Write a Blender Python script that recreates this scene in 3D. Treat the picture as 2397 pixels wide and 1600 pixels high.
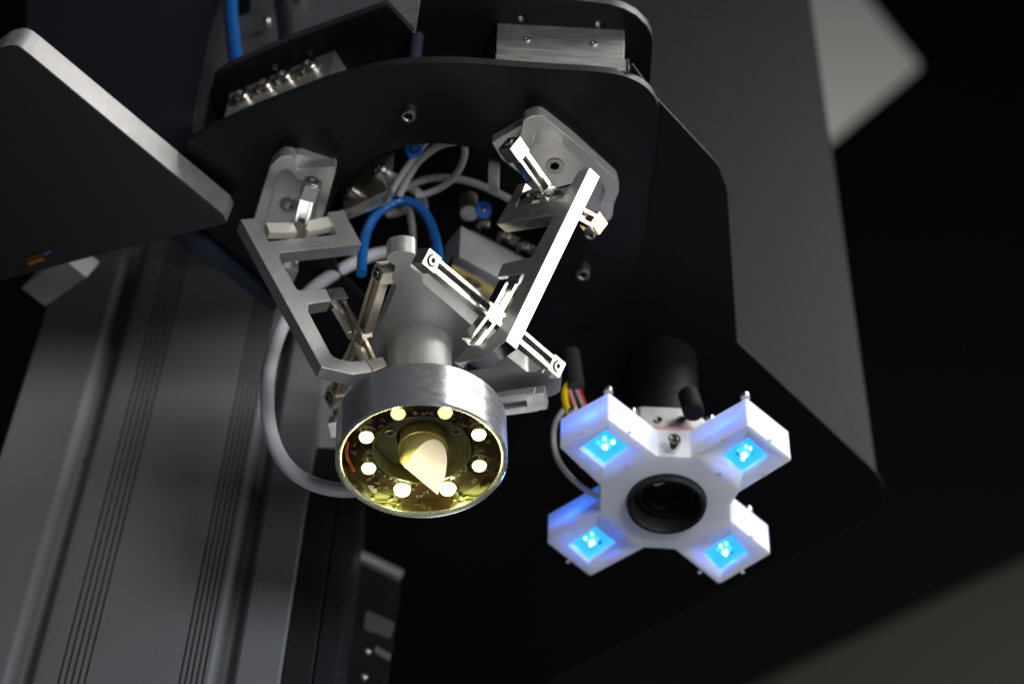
import bpy, bmesh, random
import numpy as np
from math import sin, cos, tan, atan2, radians, pi, sqrt, acos
from mathutils import Vector, Matrix
random.seed(4)
S = bpy.context.scene
COL = S.collection
for o in list(bpy.data.objects): bpy.data.objects.remove(o)

# ------------------------------------------------------------------ camera
PW, PH, FPX = 2397.0, 1600.0, 4898.0
E_, RHO, DIST = radians(49.3), radians(2.98), 0.73
def N(v): return Vector(v).normalized()
CF = Vector((0, cos(E_), sin(E_)))
_r = Vector((1, 0, 0)); _u = Vector((0, -sin(E_), cos(E_)))
CR = _r*cos(RHO) + _u*sin(RHO)
CU = _u*cos(RHO) - _r*sin(RHO)
def ray(u, v): return N(CF + CR*((u-PW/2)/FPX) + CU*((PH/2-v)/FPX))
CAM = -DIST*ray(987, 1083)
cd = bpy.data.cameras.new('camera'); cam = bpy.data.objects.new('camera', cd); COL.objects.link(cam)
cd.sensor_width = 36; cd.lens = 36*FPX/PW; cd.clip_start = .01; cd.clip_end = 50
M3 = Matrix((CR, CU, -CF)).transposed()
cam.matrix_world = Matrix.Translation(CAM) @ M3.to_4x4()
cd.dof.use_dof = True; cd.dof.focus_distance = .735; cd.dof.aperture_fstop = 8
S.camera = cam

# ------------------------------------------------------------------ world and lamps
wd = bpy.data.worlds.new('World'); S.world = wd; wd.use_nodes = True
wd.node_tree.nodes['Background'].inputs[0].default_value = (.75, .85, 1, 1)
wd.node_tree.nodes['Background'].inputs[1].default_value = .03
def area(name, loc, target, sx, sy, power, color=(1, 1, 1), spread=180):
    l = bpy.data.lights.new(name, 'AREA'); l.shape = 'RECTANGLE'; l.size = sx; l.size_y = sy
    l.energy = power; l.color = color; l.spread = radians(spread)
    o = bpy.data.objects.new(name, l); COL.objects.link(o); o.location = loc
    o.rotation_euler = (Vector(target)-Vector(loc)).to_track_quat('-Z', 'Y').to_euler()
    return o
area('softbox_side', (.78, -.16, .02), (0, 0, .05), .36, .36, 2.8, (1, .98, .95))
area('softbox_high', (.44, -.30, .52), (0, 0, .05), .42, .30, 4.6, (1, .99, .97))
area('fill_low', (-.15, .12, -.95), (0, .02, .08), .4, .4, 1.1, (.95, .97, 1))
area('fill_front', (.46, -.84, -.24), (0, 0, .05), .3, .3, 5.2, (.95, .97, 1))
area('fill_board', (1.6, .9, 1.6), (1.3, 2.9, 1.9), .5, .5, 105, (1, 1, .98))  # unseen light added to brighten the far board
S.view_settings.view_transform = 'Standard'; S.view_settings.look = 'None'
S.view_settings.exposure = 0.0; S.view_settings.gamma = 1
S.render.engine = 'CYCLES'
S.cycles.use_denoising = True
S.cycles.max_bounces = 10; S.cycles.transparent_max_bounces = 8
S.cycles.sample_clamp_indirect = 6
S.cycles.caustics_reflective = True

# ------------------------------------------------------------------ geometry of the picture
def on(u, v, p0, n):
    r = ray(u, v); return CAM + r*((Vector(p0)-CAM).dot(n)/r.dot(n))
UP = Vector((0, 0, 1))
def oz(u, v, z): return on(u, v, (0, 0, z), UP)
def oy(u, v, y): return on(u, v, (0, y, 0), Vector((0, 1, 0)))
d0 = ray(987, 1083); u0 = N(CU - d0*CU.dot(d0))
HA = cos(radians(48))*d0 + sin(radians(48))*u0          # axis of the tilted tool head
HX = N(CR - HA*CR.dot(HA)); HY = HA.cross(HX)
def H(x, y, z): return HX*x + HY*y + HA*z
def HM(x=0, y=0, z=0):
    m = Matrix((HX, HY, HA)).transposed().to_4x4(); m.translation = H(x, y, z); return m
Z1, Z2 = .1275, .160                                     # undersides of the two round plates
def facing(n, at=Vector((0, 0, 0))):
    n = N(n); return n if n.dot(CAM-at) > 0 else -n

# ------------------------------------------------------------------ materials
def mat(name, base, rough=.5, metal=0., bump=0., bscale=400, rvar=0., stretch=(1, 1, 1), spec=.5, coat=0., cvar=0., spots=0.):
    m = bpy.data.materials.new(name); m.use_nodes = True; nt = m.node_tree; b = nt.nodes['Principled BSDF']
    b.inputs['Base Color'].default_value = (*base, 1); b.inputs['Roughness'].default_value = rough
    b.inputs['Metallic'].default_value = metal; b.inputs['Specular IOR Level'].default_value = spec
    b.inputs['Coat Weight'].default_value = coat; b.inputs['Coat Roughness'].default_value = .15
    tc = nt.nodes.new('ShaderNodeTexCoord'); mp = nt.nodes.new('ShaderNodeMapping'); mp.inputs['Scale'].default_value = stretch
    nt.links.new(tc.outputs['Object'], mp.inputs['Vector'])
    nz = nt.nodes.new('ShaderNodeTexNoise'); nz.inputs['Scale'].default_value = bscale; nz.inputs['Detail'].default_value = 4
    nt.links.new(mp.outputs[0], nz.inputs['Vector'])
    if bump:
        bp = nt.nodes.new('ShaderNodeBump'); bp.inputs['Strength'].default_value = bump; bp.inputs['Distance'].default_value = .0002
        nt.links.new(nz.outputs['Fac'], bp.inputs['Height']); nt.links.new(bp.outputs[0], b.inputs['Normal'])
    if rvar:
        n2 = nt.nodes.new('ShaderNodeTexNoise'); n2.inputs['Scale'].default_value = bscale*.12; n2.inputs['Detail'].default_value = 5
        nt.links.new(mp.outputs[0], n2.inputs['Vector'])
        mr = nt.nodes.new('ShaderNodeMapRange'); mr.inputs['From Min'].default_value = .3; mr.inputs['From Max'].default_value = .7
        mr.inputs['To Min'].default_value = max(.02, rough-rvar); mr.inputs['To Max'].default_value = rough+rvar
        nt.links.new(n2.outputs['Fac'], mr.inputs['Value']); nt.links.new(mr.outputs[0], b.inputs['Roughness'])
    if cvar or spots:
        n3 = nt.nodes.new('ShaderNodeTexNoise'); n3.inputs['Scale'].default_value = bscale*.3; n3.inputs['Detail'].default_value = 6
        nt.links.new(mp.outputs[0], n3.inputs['Vector'])
        mx = nt.nodes.new('ShaderNodeMix'); mx.data_type = 'RGBA'
        lo = [c*(1-cvar) for c in base]; hi = [min(1, c*(1+cvar)) for c in base]
        mx.inputs['A'].default_value = (*lo, 1); mx.inputs['B'].default_value = (*hi, 1)
        nt.links.new(n3.outputs['Fac'], mx.inputs['Factor']); out = mx.outputs['Result']
        if spots:                                        # specks of dust
            vo = nt.nodes.new('ShaderNodeTexVoronoi'); vo.inputs['Scale'].default_value = spots
            nt.links.new(tc.outputs['Object'], vo.inputs['Vector'])
            lt = nt.nodes.new('ShaderNodeMath'); lt.operation = 'LESS_THAN'; lt.inputs[1].default_value = .03
            nt.links.new(vo.outputs['Distance'], lt.inputs[0])
            m2 = nt.nodes.new('ShaderNodeMix'); m2.data_type = 'RGBA'; m2.inputs['B'].default_value = (.25, .25, .24, 1)
            nt.links.new(lt.outputs[0], m2.inputs['Factor']); nt.links.new(out, m2.inputs['A']); out = m2.outputs['Result']
        nt.links.new(out, b.inputs['Base Color'])
    return m
def glow(name, color, strength):
    m = bpy.data.materials.new(name); m.use_nodes = True; b = m.node_tree.nodes['Principled BSDF']
    b.inputs['Base Color'].default_value = (*color, 1); b.inputs['Emission Color'].default_value = (*color, 1)
    b.inputs['Emission Strength'].default_value = strength; b.inputs['Roughness'].default_value = .2
    return m
ALU = mat('blasted_aluminium', (.66, .65, .63), .40, .8, .35, 2600, .06, cvar=.06)
MILL = mat('milled_aluminium', (.60, .59, .57), .42, .92, .25, 900, .08, (1, 1, 8), cvar=.08)
BRUSH = mat('brushed_aluminium', (.70, .70, .72), .25, .85, .05, 1800, .05, (1, 1, 3), cvar=.06)
BARE = mat('turned_aluminium', (.56, .56, .53), .5, .7, .25, 900, .08, (5, 5, .6), cvar=.06)
POL = mat('polished_steel', (.80, .78, .74), .13, 1, .05, 1200, .04)
WARM = mat('nickel_plated_steel', (.78, .71, .58), .32, .9, .05, 900, .06)
STEEL = mat('screw_steel', (.62, .59, .54), .26, 1, .05, 900, .06)
DSTEEL = mat('dark_screw_steel', (.30, .29, .29), .34, 1, .05, 900, .06)
BRASS = mat('brass', (.92, .76, .26), .24, .6, .08, 700, .05, (6, 6, .5))
CREAM = mat('polished_tip_face', (.95, .79, .53), .35, .1, .03, 700, .04)
BLACK = mat('black_anodised', (.0045, .0045, .0055), .42, 0, .18, 3000, .06, spots=260, cvar=.2, spec=.22)
SATIN = mat('satin_black', (.008, .008, .009), .5, 0, .1, 2500, .06)
DEEP = mat('matt_black', (.0025, .0025, .0035), .6, 0, .1, 1500, spec=.2)
NAVY = mat('dark_blue_black_panel', (.0025, .003, .006), .45, 0, .0, 900, .0)
GREYP = mat('grey_powder_coat', (.0100, .0100, .0118), .6, 0, .2, 2200, .05, cvar=.12, spec=.35)
EXTR = mat('anodised_profile', (.165, .168, .171), .55, .1, .12, 900, .08, (6, 6, .4), cvar=.07)
WHITE = mat('white_plastic', (.90, .90, .90), .42, 0, .05, 800)
WHITE.node_tree.nodes['Principled BSDF'].inputs['Subsurface Weight'].default_value = .55
WHITE.node_tree.nodes['Principled BSDF'].inputs['Subsurface Radius'].default_value = (1, 1, 1.1)
WHITE.node_tree.nodes['Principled BSDF'].inputs['Subsurface Scale'].default_value = .004
_n = WHITE.node_tree; _p = _n.nodes['Principled BSDF']; _t = _n.nodes.new('ShaderNodeBsdfTranslucent'); _t.inputs[0].default_value = (.8, .82, .85, 1)
_m = _n.nodes.new('ShaderNodeMixShader'); _m.inputs[0].default_value = .13
_n.links.new(_p.outputs[0], _m.inputs[1]); _n.links.new(_t.outputs[0], _m.inputs[2]); _n.links.new(_m.outputs[0], _n.nodes['Material Output'].inputs[0])
GCABLE = mat('grey_cable_sheath', (.66, .66, .69), .42, 0, .06, 300, .05, cvar=.05)
WWIRE = mat('pale_wire_sheath', (.62, .62, .60), .45, 0, .06, 300, .05, cvar=.05)
BTUBE = mat('blue_tube', (.008, .12, .42), .28, 0, .03, 300, .05, coat=.3)
BFIT = mat('blue_fitting', (.02, .16, .75), .3)
BCABLE = mat('black_cable', (.01, .01, .011), .3)
PCB = mat('brown_circuit_board', (.035, .014, .006), .3, 0, .1, 300, .1, cvar=.6)
CHIP = mat('component_body', (.45, .42, .38), .25, .7)
DGLASS = mat('smoked_disc', (.13, .12, .075), .15, 0, .02, 200, coat=.4)
LENSG = mat('lens_glass', (.004, .004, .008), .05, 0, spec=.4)
YEL, PNK, REDW, GRW = [mat(n, c, .4) for n, c in (('yellow_wire', (.75, .5, .01)), ('pink_wire', (.6, .28, .25)), ('red_wire', (.55, .02, .03)), ('grey_wire', (.35, .35, .36)))]
SHRINK = mat('grey_heat_shrink', (.03, .03, .032), .5)
SALMON = mat('salmon_gasket', (.62, .34, .32), .6)
COPPER = mat('copper', (.8, .32, .08), .25, 1)
LED_W = glow('ring_led', (.98, 1, .36), 38)
LED_WD = glow('ring_led_dim', (.98, 1, .42), 3)
LED_WE = glow('ring_led_faint', (.85, .92, .42), 1.15)
LED_B = glow('blue_led_window', (.022, .27, 1.0), 1.8)
LED_C = glow('blue_led_core', (.45, .85, 1.0), 5)
CBORE = mat('dark_counterbore', (.05, .04, .035), .5, .6)
TINT = mat('reflection_tinted_steel', (.80, .52, .30), .2, 1, 0, 60, cvar=.5)  # orange base colour stands in for a reflection on one end block
EDGE = mat('highlit_black_edge', (.07, .07, .07), .4, .6, .2, 2500, .1, cvar=.4)  # paler colour stands in for the highlight along plate rims
PLEDGE = mat('plate_edge_metal', (.42, .41, .40), .55, .75, .25, 1500, .08, cvar=.06)
VALVE = mat('valve_grey', (.42, .43, .44), .5, .35, .15, 1500, .05)
WALLM = mat('dark_room_wall', (.0028, .0034, .0037), .9, spec=.05)
OLIVE = mat('olive_cabinet', (.010, .0105, .008), .8, spec=.05)
BOARD = mat('white_board', (.62, .62, .58), .8)

# ------------------------------------------------------------------ builders
LOC = {}
def tag(o, label=None, cat=None, group=None, kind=None):
    if label: o['label'] = label
    if cat: o['category'] = cat
    if group: o['group'] = group
    if kind: o['kind'] = kind
    return o
def thing(name, loc, label, cat, group=None):
    o = bpy.data.objects.new(name, None); COL.objects.link(o); o.location = loc; o.empty_display_size = .01
    LOC[o] = Vector(loc); return tag(o, label, cat, group)
def obj(name, bm, m, parent=None, sharp=35):
    mats = m if isinstance(m, (list, tuple)) else [m]
    base = LOC[parent] if parent else sum((v.co for v in bm.verts), Vector())/max(1, len(bm.verts))
    bmesh.ops.translate(bm, verts=bm.verts, vec=-base)
    me = bpy.data.meshes.new(name); bm.to_mesh(me); bm.free()
    for x in mats: me.materials.append(x)
    me.polygons.foreach_set('use_smooth', [True]*len(me.polygons)); me.set_sharp_from_angle(angle=radians(sharp))
    o = bpy.data.objects.new(name, me); COL.objects.link(o)
    w = o.modifiers.new('weighted', 'WEIGHTED_NORMAL'); w.keep_sharp = True; w.weight = 100
    if parent: o.parent = parent; LOC[o] = LOC[parent]
    else: o.location = base; LOC[o] = base
    return o
def basis(n):
    n = N(n); t = Vector((0, 0, 1)) if abs(n.z) < .9 else Vector((1, 0, 0))
    x = N(t.cross(n)); return x, n.cross(x), n
def fillet(P, R, seg=6):
    out = []; k = len(P)
    for i in range(k):
        p = P[i]; r = R[i]
        if not r: out.append(p); continue
        a = (P[i-1]-p); b = (P[(i+1) % k]-p); la, lb = a.length, b.length; a.normalize(); b.normalize()
        ang = acos(max(-1, min(1, a.dot(b)))); t = min(r/tan(ang/2), la*.48, lb*.48)
        c0 = p+a*t; c1 = p+b*t
        for j in range(seg+1):
            s = j/seg; out.append((c0*(1-s)+p*s)*(1-s)+(p*(1-s)+c1*s)*s)
    return out
def prism_bm(P3, R3, vec, bev=.0004, holes=(), side=0, seg=2):
    """P3: outline in space (planar), extruded by vec; holes: (centre, radius)"""
    nrm = Vector()
    for i in range(len(P3)): nrm += (P3[i]-P3[0]).cross(P3[(i+1) % len(P3)]-P3[0])
    pts = fillet(P3, R3) if any(R3) else list(P3)
    bm = bmesh.new(); loops = [pts]
    x, y, n = basis(nrm)
    for c, r in holes:
        k = max(16, min(96, int(r*4000))); loops.append([c + x*(r*cos(2*pi*i/k)) + y*(r*sin(2*pi*i/k)) for i in range(k)])
    tops = [[bm.verts.new(p) for p in L] for L in loops]
    if len(loops) == 1: caps = [bm.faces.new(tops[0])]
    else:
        es = [bm.edges.new((L[i], L[(i+1) % len(L)])) for L in tops for i in range(len(L))]
        caps = [f for f in bmesh.ops.triangle_fill(bm, edges=es, use_beauty=True)['geom'] if isinstance(f, bmesh.types.BMFace)]
    mp = {v: bm.verts.new(v.co+Vector(vec)) for L in tops for v in L}
    for f in list(caps): bm.faces.new([mp[v] for v in reversed(f.verts)])
    for L in tops:
        for i in range(len(L)):
            a, b = L[i], L[(i+1) % len(L)]
            f = bm.faces.new((a, b, mp[b], mp[a])); f.material_index = side
    bmesh.ops.recalc_face_normals(bm, faces=bm.faces)
    if bev:
        es = [e for e in bm.edges if len(e.link_faces) == 2 and e.calc_face_angle(0) > radians(32)]
        bmesh.ops.bevel(bm, geom=es, offset=bev, segments=seg, profile=.5, affect='EDGES', clamp_overlap=True)
    return bm
def px(pts, p0, n):
    P = [on(p[0], p[1], p0, n) for p in pts]; R = [p[2]*.001 if len(p) > 2 else 0 for p in pts]
    return P, R
def plate(name, pts, p0, n, th, m, parent=None, bev=.0004, holes=(), side=0, vec=None, label=None, curve=0):
    """outline read off the photograph on a plane through p0 with normal n, given its thickness th away from the viewer"""
    n = facing(n, Vector(p0)); P, R = px(pts, p0, n)
    if curve: P = spline(P+P[:1], curve)[:-1]; R = [0]*len(P)
    h = [(on(c[0], c[1], p0, n), r) for c, r in holes]
    o = obj(name, prism_bm(P, R, vec if vec is not None else -n*th, bev, h, side), m, parent)
    if label: o['label'] = label
    return o
def box_bm(bm, c, ax, ay, az, sx, sy, sz):
    vs = [bm.verts.new(c + ax*(sx*i/2) + ay*(sy*j/2) + az*(sz*k/2)) for i in (-1, 1) for j in (-1, 1) for k in (-1, 1)]
    for f in ((0, 1, 3, 2), (4, 6, 7, 5), (0, 4, 5, 1), (2, 3, 7, 6), (0, 2, 6, 4), (1, 5, 7, 3)): bm.faces.new([vs[i] for i in f])
    return bm
def bev_all(bm, w, seg=2):
    bmesh.ops.recalc_face_normals(bm, faces=bm.faces)
    es = [e for e in bm.edges if len(e.link_faces) == 2 and e.calc_face_angle(0) > radians(32)]
    bmesh.ops.bevel(bm, geom=es, offset=w, segments=seg, profile=.5, affect='EDGES', clamp_overlap=True); return bm
def box(name, c, ax, ay, sx, sy, sz, m, parent=None, bev=.0003):
    ax = N(ax); ay = N(ay - ax*ay.dot(ax)); az = ax.cross(ay)
    bm = bmesh.new(); box_bm(bm, Vector(c), ax, ay, az, sx, sy, sz); return obj(name, bev_all(bm, bev), m, parent)
def lathe_bm(prof, M, seg=64, mi=None, close=True):
    """prof: (r, z) pairs turned round the z axis of M"""
    bm = bmesh.new(); rings = []
    for r, z in prof:
        if r < 1e-7: rings.append([bm.verts.new(M @ Vector((0, 0, z)))])
        else: rings.append([bm.verts.new(M @ Vector((r*cos(2*pi*i/seg), r*sin(2*pi*i/seg), z))) for i in range(seg)])
    k = len(rings)
    for j in range(k-1 if not close else k):
        A, B = rings[j], rings[(j+1) % k]
        for i in range(seg):
            a, a2, b, b2 = A[i % len(A)], A[(i+1) % len(A)], B[i % len(B)], B[(i+1) % len(B)]
            vs = [a, a2, b2, b]; vs = [v for q, v in enumerate(vs) if v not in vs[:q]]
            if len(vs) > 2:
                try: f = bm.faces.new(vs)
                except ValueError: continue
                if mi: f.material_index = mi[j]
    bmesh.ops.recalc_face_normals(bm, faces=bm.faces); return bm
def frameM(p, axis):
    x, y, n = basis(axis); m = Matrix((x, y, n)).transposed().to_4x4(); m.translation = p; return m
def socket_bm(p, axis, r, h, style='cap'):
    """screw head standing on p, its top facing axis, with a real hexagon recess"""
    M = frameM(Vector(p), axis); bm = bmesh.new(); seg = 24; hr = r*.52
    def ring(rad, z, k=seg, hexa=False):
        o = []
        for i in range(k):
            t = 2*pi*i/k; q = rad
            if hexa: q = rad*cos(pi/6)/cos(((t) % (pi/3))-pi/6)
            o.append(bm.verts.new(M @ Vector((q*cos(t), q*sin(t), z))))
        return o
    if style == 'cap': rs = [ring(r, 0), ring(r, h*.86), ring(r*.88, h), ring(hr*1.15, h), ring(hr, h*.93, hexa=True), ring(hr, h*.4, hexa=True)]
    elif style == 'pan': rs = [ring(r, 0), ring(r, h*.28), ring(r*.92, h*.62), ring(r*.72, h*.9), ring(hr, h, hexa=True), ring(hr*.9, h*.45, hexa=True)]
    else: rs = [ring(r, 0), ring(r*.97, h), ring(hr*1.1, h), ring(hr, h*.9, hexa=True), ring(hr, -h*.5, hexa=True)]
    for A, B in zip(rs, rs[1:]):
        for i in range(seg): bm.faces.new((A[i], A[(i+1) % seg], B[(i+1) % seg], B[i]))
    bm.faces.new(rs[-1]); bm.faces.new(list(reversed(rs[0]))); bmesh.ops.recalc_face_normals(bm, faces=bm.faces)
    return bm
def screw(p, axis, r, h, parent, m=STEEL, style='cap', name='screw'):
    return obj(name, socket_bm(p, axis, r, h, style), m, parent)
def spline(pts, n=10):
    P = [Vector(p) for p in pts]; P = [P[0]*2-P[1]] + P + [P[-1]*2-P[-2]]; out = []
    for i in range(1, len(P)-2):
        a, b, c, d = P[i-1:i+3]
        for j in range(n):
            t = j/n; out.append(.5*((2*b)+(c-a)*t+(2*a-5*b+4*c-d)*t*t+(3*b-a-3*c+d)*t**3))
    out.append(P[-2]); return out
def tube_bm(pts, r, seg=14, n=10):
    C = spline(pts, n) if len(pts) > 2 else [Vector(p) for p in pts]
    bm = bmesh.new(); T = [N(C[min(i+1, len(C)-1)]-C[max(i-1, 0)]) for i in range(len(C))]
    x, _, _ = basis(T[0]); rings = []
    for p, t in zip(C, T):
        x = N(x - t*x.dot(t)); y = t.cross(x)
        rings.append([bm.verts.new(p + x*(r*cos(2*pi*k/seg)) + y*(r*sin(2*pi*k/seg))) for k in range(seg)])
    for A, B in zip(rings, rings[1:]):
        for k in range(seg): bm.faces.new((A[k], A[(k+1) % seg], B[(k+1) % seg], B[k]))
    bm.faces.new(list(reversed(rings[0]))); bm.faces.new(rings[-1]); return bm
def tube(name, pts, r, m, parent=None, label=None, cat=None, group=None):
    return tag(obj(name, tube_bm(pts, r), m, parent, 60), label, cat, group)
def cyl(name, p, axis, r, h, m, parent=None, bev=.0004, seg=40):
    return obj(name, lathe_bm([(0, 0), (r, 0), (r, h-bev), (r-bev, h), (0, h)], frameM(Vector(p), axis), seg, close=False), m, parent)

# ------------------------------------------------------------------ the room behind
def quad(name, P, m, kind, th=.01):
    nn = facing((P[1]-P[0]).cross(P[2]-P[0]), P[0]); o = obj(name, prism_bm(P, [0]*len(P), -nn*th, 0), m); o['kind'] = kind; return o
bw = quad('back_wall', [Vector((-5, 3.6, -6)), Vector((5, 3.6, -6)), Vector((5, 3.6, 14)), Vector((-5, 3.6, 14))], WALLM, 'structure', .05)
plate('white_board', [(1780, -420), (1985, -60), (2150, 150), (1948, 318), (1790, 420), (1600, 200)], (0, 2.9, 0), (0, 1, 0), .02, BOARD, bev=0)
tag(bpy.data.objects['white_board'], 'pale blurred board far behind the grey panel at the upper right', 'board')
plate('cabinet', [(2600, 1215), (1690, 1640), (1500, 1900), (2700, 1900)], (0, 2.6, 0), (0, 1, 0), .3, OLIVE, bev=0)
tag(bpy.data.objects['cabinet'], 'blurred dark olive cabinet in the lower right distance', 'cabinet')

# ------------------------------------------------------------------ gantry: grey wall panel on a black base plate, with the camera
ZG = .132
g = thing('gantry_panel', oz(1900, 1050, ZG), 'tall dark grey upright panel at right with a notched black base', 'panel')
p0 = oz(2060, 1130, ZG-.001)
plate('upright_sheet', [(1300, -80), (1880, -80), (1898, 0), (2053, 1115), (1500, 1115)], p0, (0.06, 1, 0), .004, GREYP, g, bev=.0004)
plate('base_sheet', [(1480, 150), (1542, 236, 3), (1680, 384, 14), (1702, 440, 10), (1726, 800, 1.5), (2117, 1167, 24), (1300, 1582), (1000, 1760), (715, 1800), (790, 1180), (1000, 950), (1300, 700)],
      (0, 0, ZG), UP, .0012, [DEEP, EDGE], g, bev=.0003, side=1)

# inspection camera hanging under the base sheet and its cross-shaped lamp
ZC = .05; CC = oz(1560, 1176, ZC)
ic = thing('inspection_camera', CC, 'black lens barrel in the middle of the white cross lamp', 'camera')
MC = Matrix.Translation(CC)
RL = .0152
obj('lens_ring', lathe_bm([(RL, .0005), (RL, -.002), (RL-.0006, -.0026), (RL-.0018, -.0026), (RL-.0024, -.001), (RL-.0030, .004), (RL-.0030, .012), (RL, .012)], MC, 72), SATIN, ic)
obj('front_lens', lathe_bm([(0, .0022), (.005, .0026), (.009, .0038), (RL-.0031, .0052), (RL-.0031, .011), (0, .011)], MC, 64, close=False), LENSG, ic)
obj('inner_barrel', lathe_bm([(.0098, .0030), (.0106, .0032), (.0110, .0046), (.0100, .0042)], MC, 48), SATIN, ic)
obj('barrel', lathe_bm([(0, .0125), (.0135, .0125), (.0135, .028), (.0158, .0285), (.0158, .046), (.0162, .0465), (.0162, .049), (.0145, .0495), (.0145, ZG-ZC), (0, ZG-ZC)], MC, 64, close=False), DEEP, ic)
cyl('adjuster_knob', oz(1612, 925, ZC+.03), Vector((.1, -.25, -1)), .0042, .014, DEEP, ic, .001)
MARK = mat('white_print', (.55, .55, .55), .6)
for az, z, w_, h_ in ((-142, .036, .0012, .006), (-136, .040, .001, .0028), (-132, .0385, .0009, .0045)):          # worn white marks on the barrel
    t = radians(az); n_ = Vector((cos(t), sin(t), 0)); box('scale_mark', CC+n_*.0158+UP*z, n_.cross(UP)+UP*.35, n_, w_, .0003, h_, MARK, ic, .00005)
cl = thing('cross_lamp', oz(1560, 1176, ZC+.014), 'white plastic cross lamp with four glowing blue windows', 'lamp')
X = [(1308, 1044, 1.2), (1425, 981, 1.2), (1537.6, 1067, 1.5), (1618, 1070, 1.5), (1752, 994, 1.2), (1854, 1075, 1.2), (1729, 1151, 1), (1709, 1180, 1), (1711, 1219, 1), (1805, 1294, 1.2), (1683, 1366, 1.2), (1580, 1284, 1.5), (1508, 1280, 1.5), (1381, 1347, 1.2), (1279, 1268, 1.2), (1404, 1196, 1), (1407, 1137, 1)]
P, R = px(X, (0, 0, ZC), UP)
bm = prism_bm(P, R, Vector((0, 0, .0148)), .0008, [(CC, RL+.0004)], seg=3)
body = obj('lamp_body', bm, WHITE, cl)
WIN = [[(1355, 1049), (1420, 1004), (1478, 1051), (1415, 1096)], [(1683, 1068), (1751, 1023), (1804, 1069), (1737, 1115)],
       [(1330, 1275), (1394, 1231), (1445, 1272), (1378, 1318)], [(1641, 1295), (1711, 1250), (1755, 1295), (1687, 1345)]]
cut = bmesh.new()
for w in WIN:
    Pw, _ = px(w, (0, 0, ZC), UP); b2 = prism_bm([p-UP*.002 for p in Pw], [0]*4, UP*.0085, 0)
    tmp = bpy.data.meshes.new('t'); b2.to_mesh(tmp); b2.free(); cut.from_mesh(tmp); bpy.data.meshes.remove(tmp)
cme = bpy.data.meshes.new('window_cut'); cut.to_mesh(cme); cut.free(); cob = bpy.data.objects.new('window_cut', cme); COL.objects.link(cob)
body.location = (0, 0, 0); md = body.modifiers.new('b', 'BOOLEAN'); md.object = cob; md.operation = 'DIFFERENCE'; md.solver = 'EXACT'
bpy.context.view_layer.update(); dg = bpy.context.evaluated_depsgraph_get()
nm = bpy.data.meshes.new_from_object(body.evaluated_get(dg)); body.modifiers.clear(); body.data = nm; nm.name = 'lamp_body'
nm.polygons.foreach_set('use_smooth', [True]*len(nm.polygons)); nm.set_sharp_from_angle(angle=radians(35))
bpy.data.objects.remove(cob)
plate('back_cover', X, (0, 0, ZC+.0149), UP, .003, mat('grey_back_cover', (.30, .30, .31), .5), cl, bev=.0005, vec=UP*.0026, holes=[])
LENSD = glow('led_lens', (.08, .45, 1.0), 1.3)
for w in WIN:
    Pw, _ = px(w, (0, 0, ZC), UP); c = sum(Pw, Vector())/4
    bs = bpy.data.lights.new('blue_window_lamp', 'SPOT'); bs.energy = .05; bs.color = (.05, .3, 1); bs.spot_size = radians(172); bs.spot_blend = .3; bs.shadow_soft_size = .001
    bo = bpy.data.objects.new('blue_window_lamp', bs); COL.objects.link(bo); bo.location = c-UP*.0015
    P2 = [c+(p-c)*.985 + UP*.0030 for p in Pw]
    wo = obj('led_window', prism_bm(P2, [0]*4, UP*.0012, 0), LED_B, cl)
    dm = Matrix.Translation(c+UP*.0042)
    bl = bpy.data.lights.new('blue_led_lamp', 'POINT'); bl.energy = .34; bl.color = (.02, .2, 1); bl.shadow_soft_size = .002
    bo = bpy.data.objects.new('blue_led_lamp', bl); COL.objects.link(bo); bo.location = c+UP*.0054
    obj('led_lens', lathe_bm([(.0030, .0002), (.0028, -.0014), (.0022, -.0027), (.0012, -.0035), (0, -.0038)], dm, 24, close=False), LENSD, wo)
    obj('led_core', lathe_bm([(.0011, -.0034), (.0010, -.0042), (.0006, -.0046), (0, -.0047)], dm @ Matrix.Translation((-.0002, -.0006, 0)), 20, close=False), LED_C, wo)
    for q in range(6):
        t = random.uniform(0, 6.28) if q > 3 else q*1.571+random.uniform(-.3, .3); rr = random.uniform(.0024, .0034); k = random.uniform(.6, 1.25)
        obj('reflector_post', lathe_bm([(.0006*k, .0002), (.0006*k, -.0012*k), (0, -.0016*k)], Matrix.Translation(c+Vector((rr*cos(t), rr*sin(t), .0032))), 10, close=False), BFIT if q in (0, 4) else (LENSD if q == 2 else LED_C), wo)
for u, v, ix, iy in ((1425, 981, 0, 2.2), (1325, 1034, 2.5, 1), (1500, 1037, -3, 1), (1752, 994, 0, 2.2), (1650, 1053, 3, 1), (1722, 1160, 1.5, 2), (1770, 1268, -2, 1)):
    screw(oz(u, v, ZC)+Vector((ix*.001, iy*.001, .0172)), UP, .0018, .0022, cl)
screw(oz(1575, 1043, ZC+.004), (.02, -1, -.25), .0027, .0050, cl, STEEL)
for w in WIN:                                                            # pin holes round each window
    for k in range(4):
        a, b = Vector(w[k]), Vector(w[(k+1) % 4]); c2 = sum((Vector(q) for q in w), Vector((0, 0)))/4; m_ = (a+b)/2; q = c2+(m_-c2)*1.75
        screw(oz(q.x, q.y, ZC), -UP, .0008, .0003, cl, WHITE, 'flat', 'dowel_pin')
mb = thing('camera_clamp', oz(1560, 975, ZC+.03), 'grey chamfer-cornered clamp peeking out behind the top notch of the white cross lamp', 'clamp')
plate('clamp_block', [(1499, 950, .8), (1622, 955, .8), (1652, 985), (1655, 1030), (1490, 1030)], oz(1560, 975, ZC+.025), (0, 1, .0), .010, ALU, mb)
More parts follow.
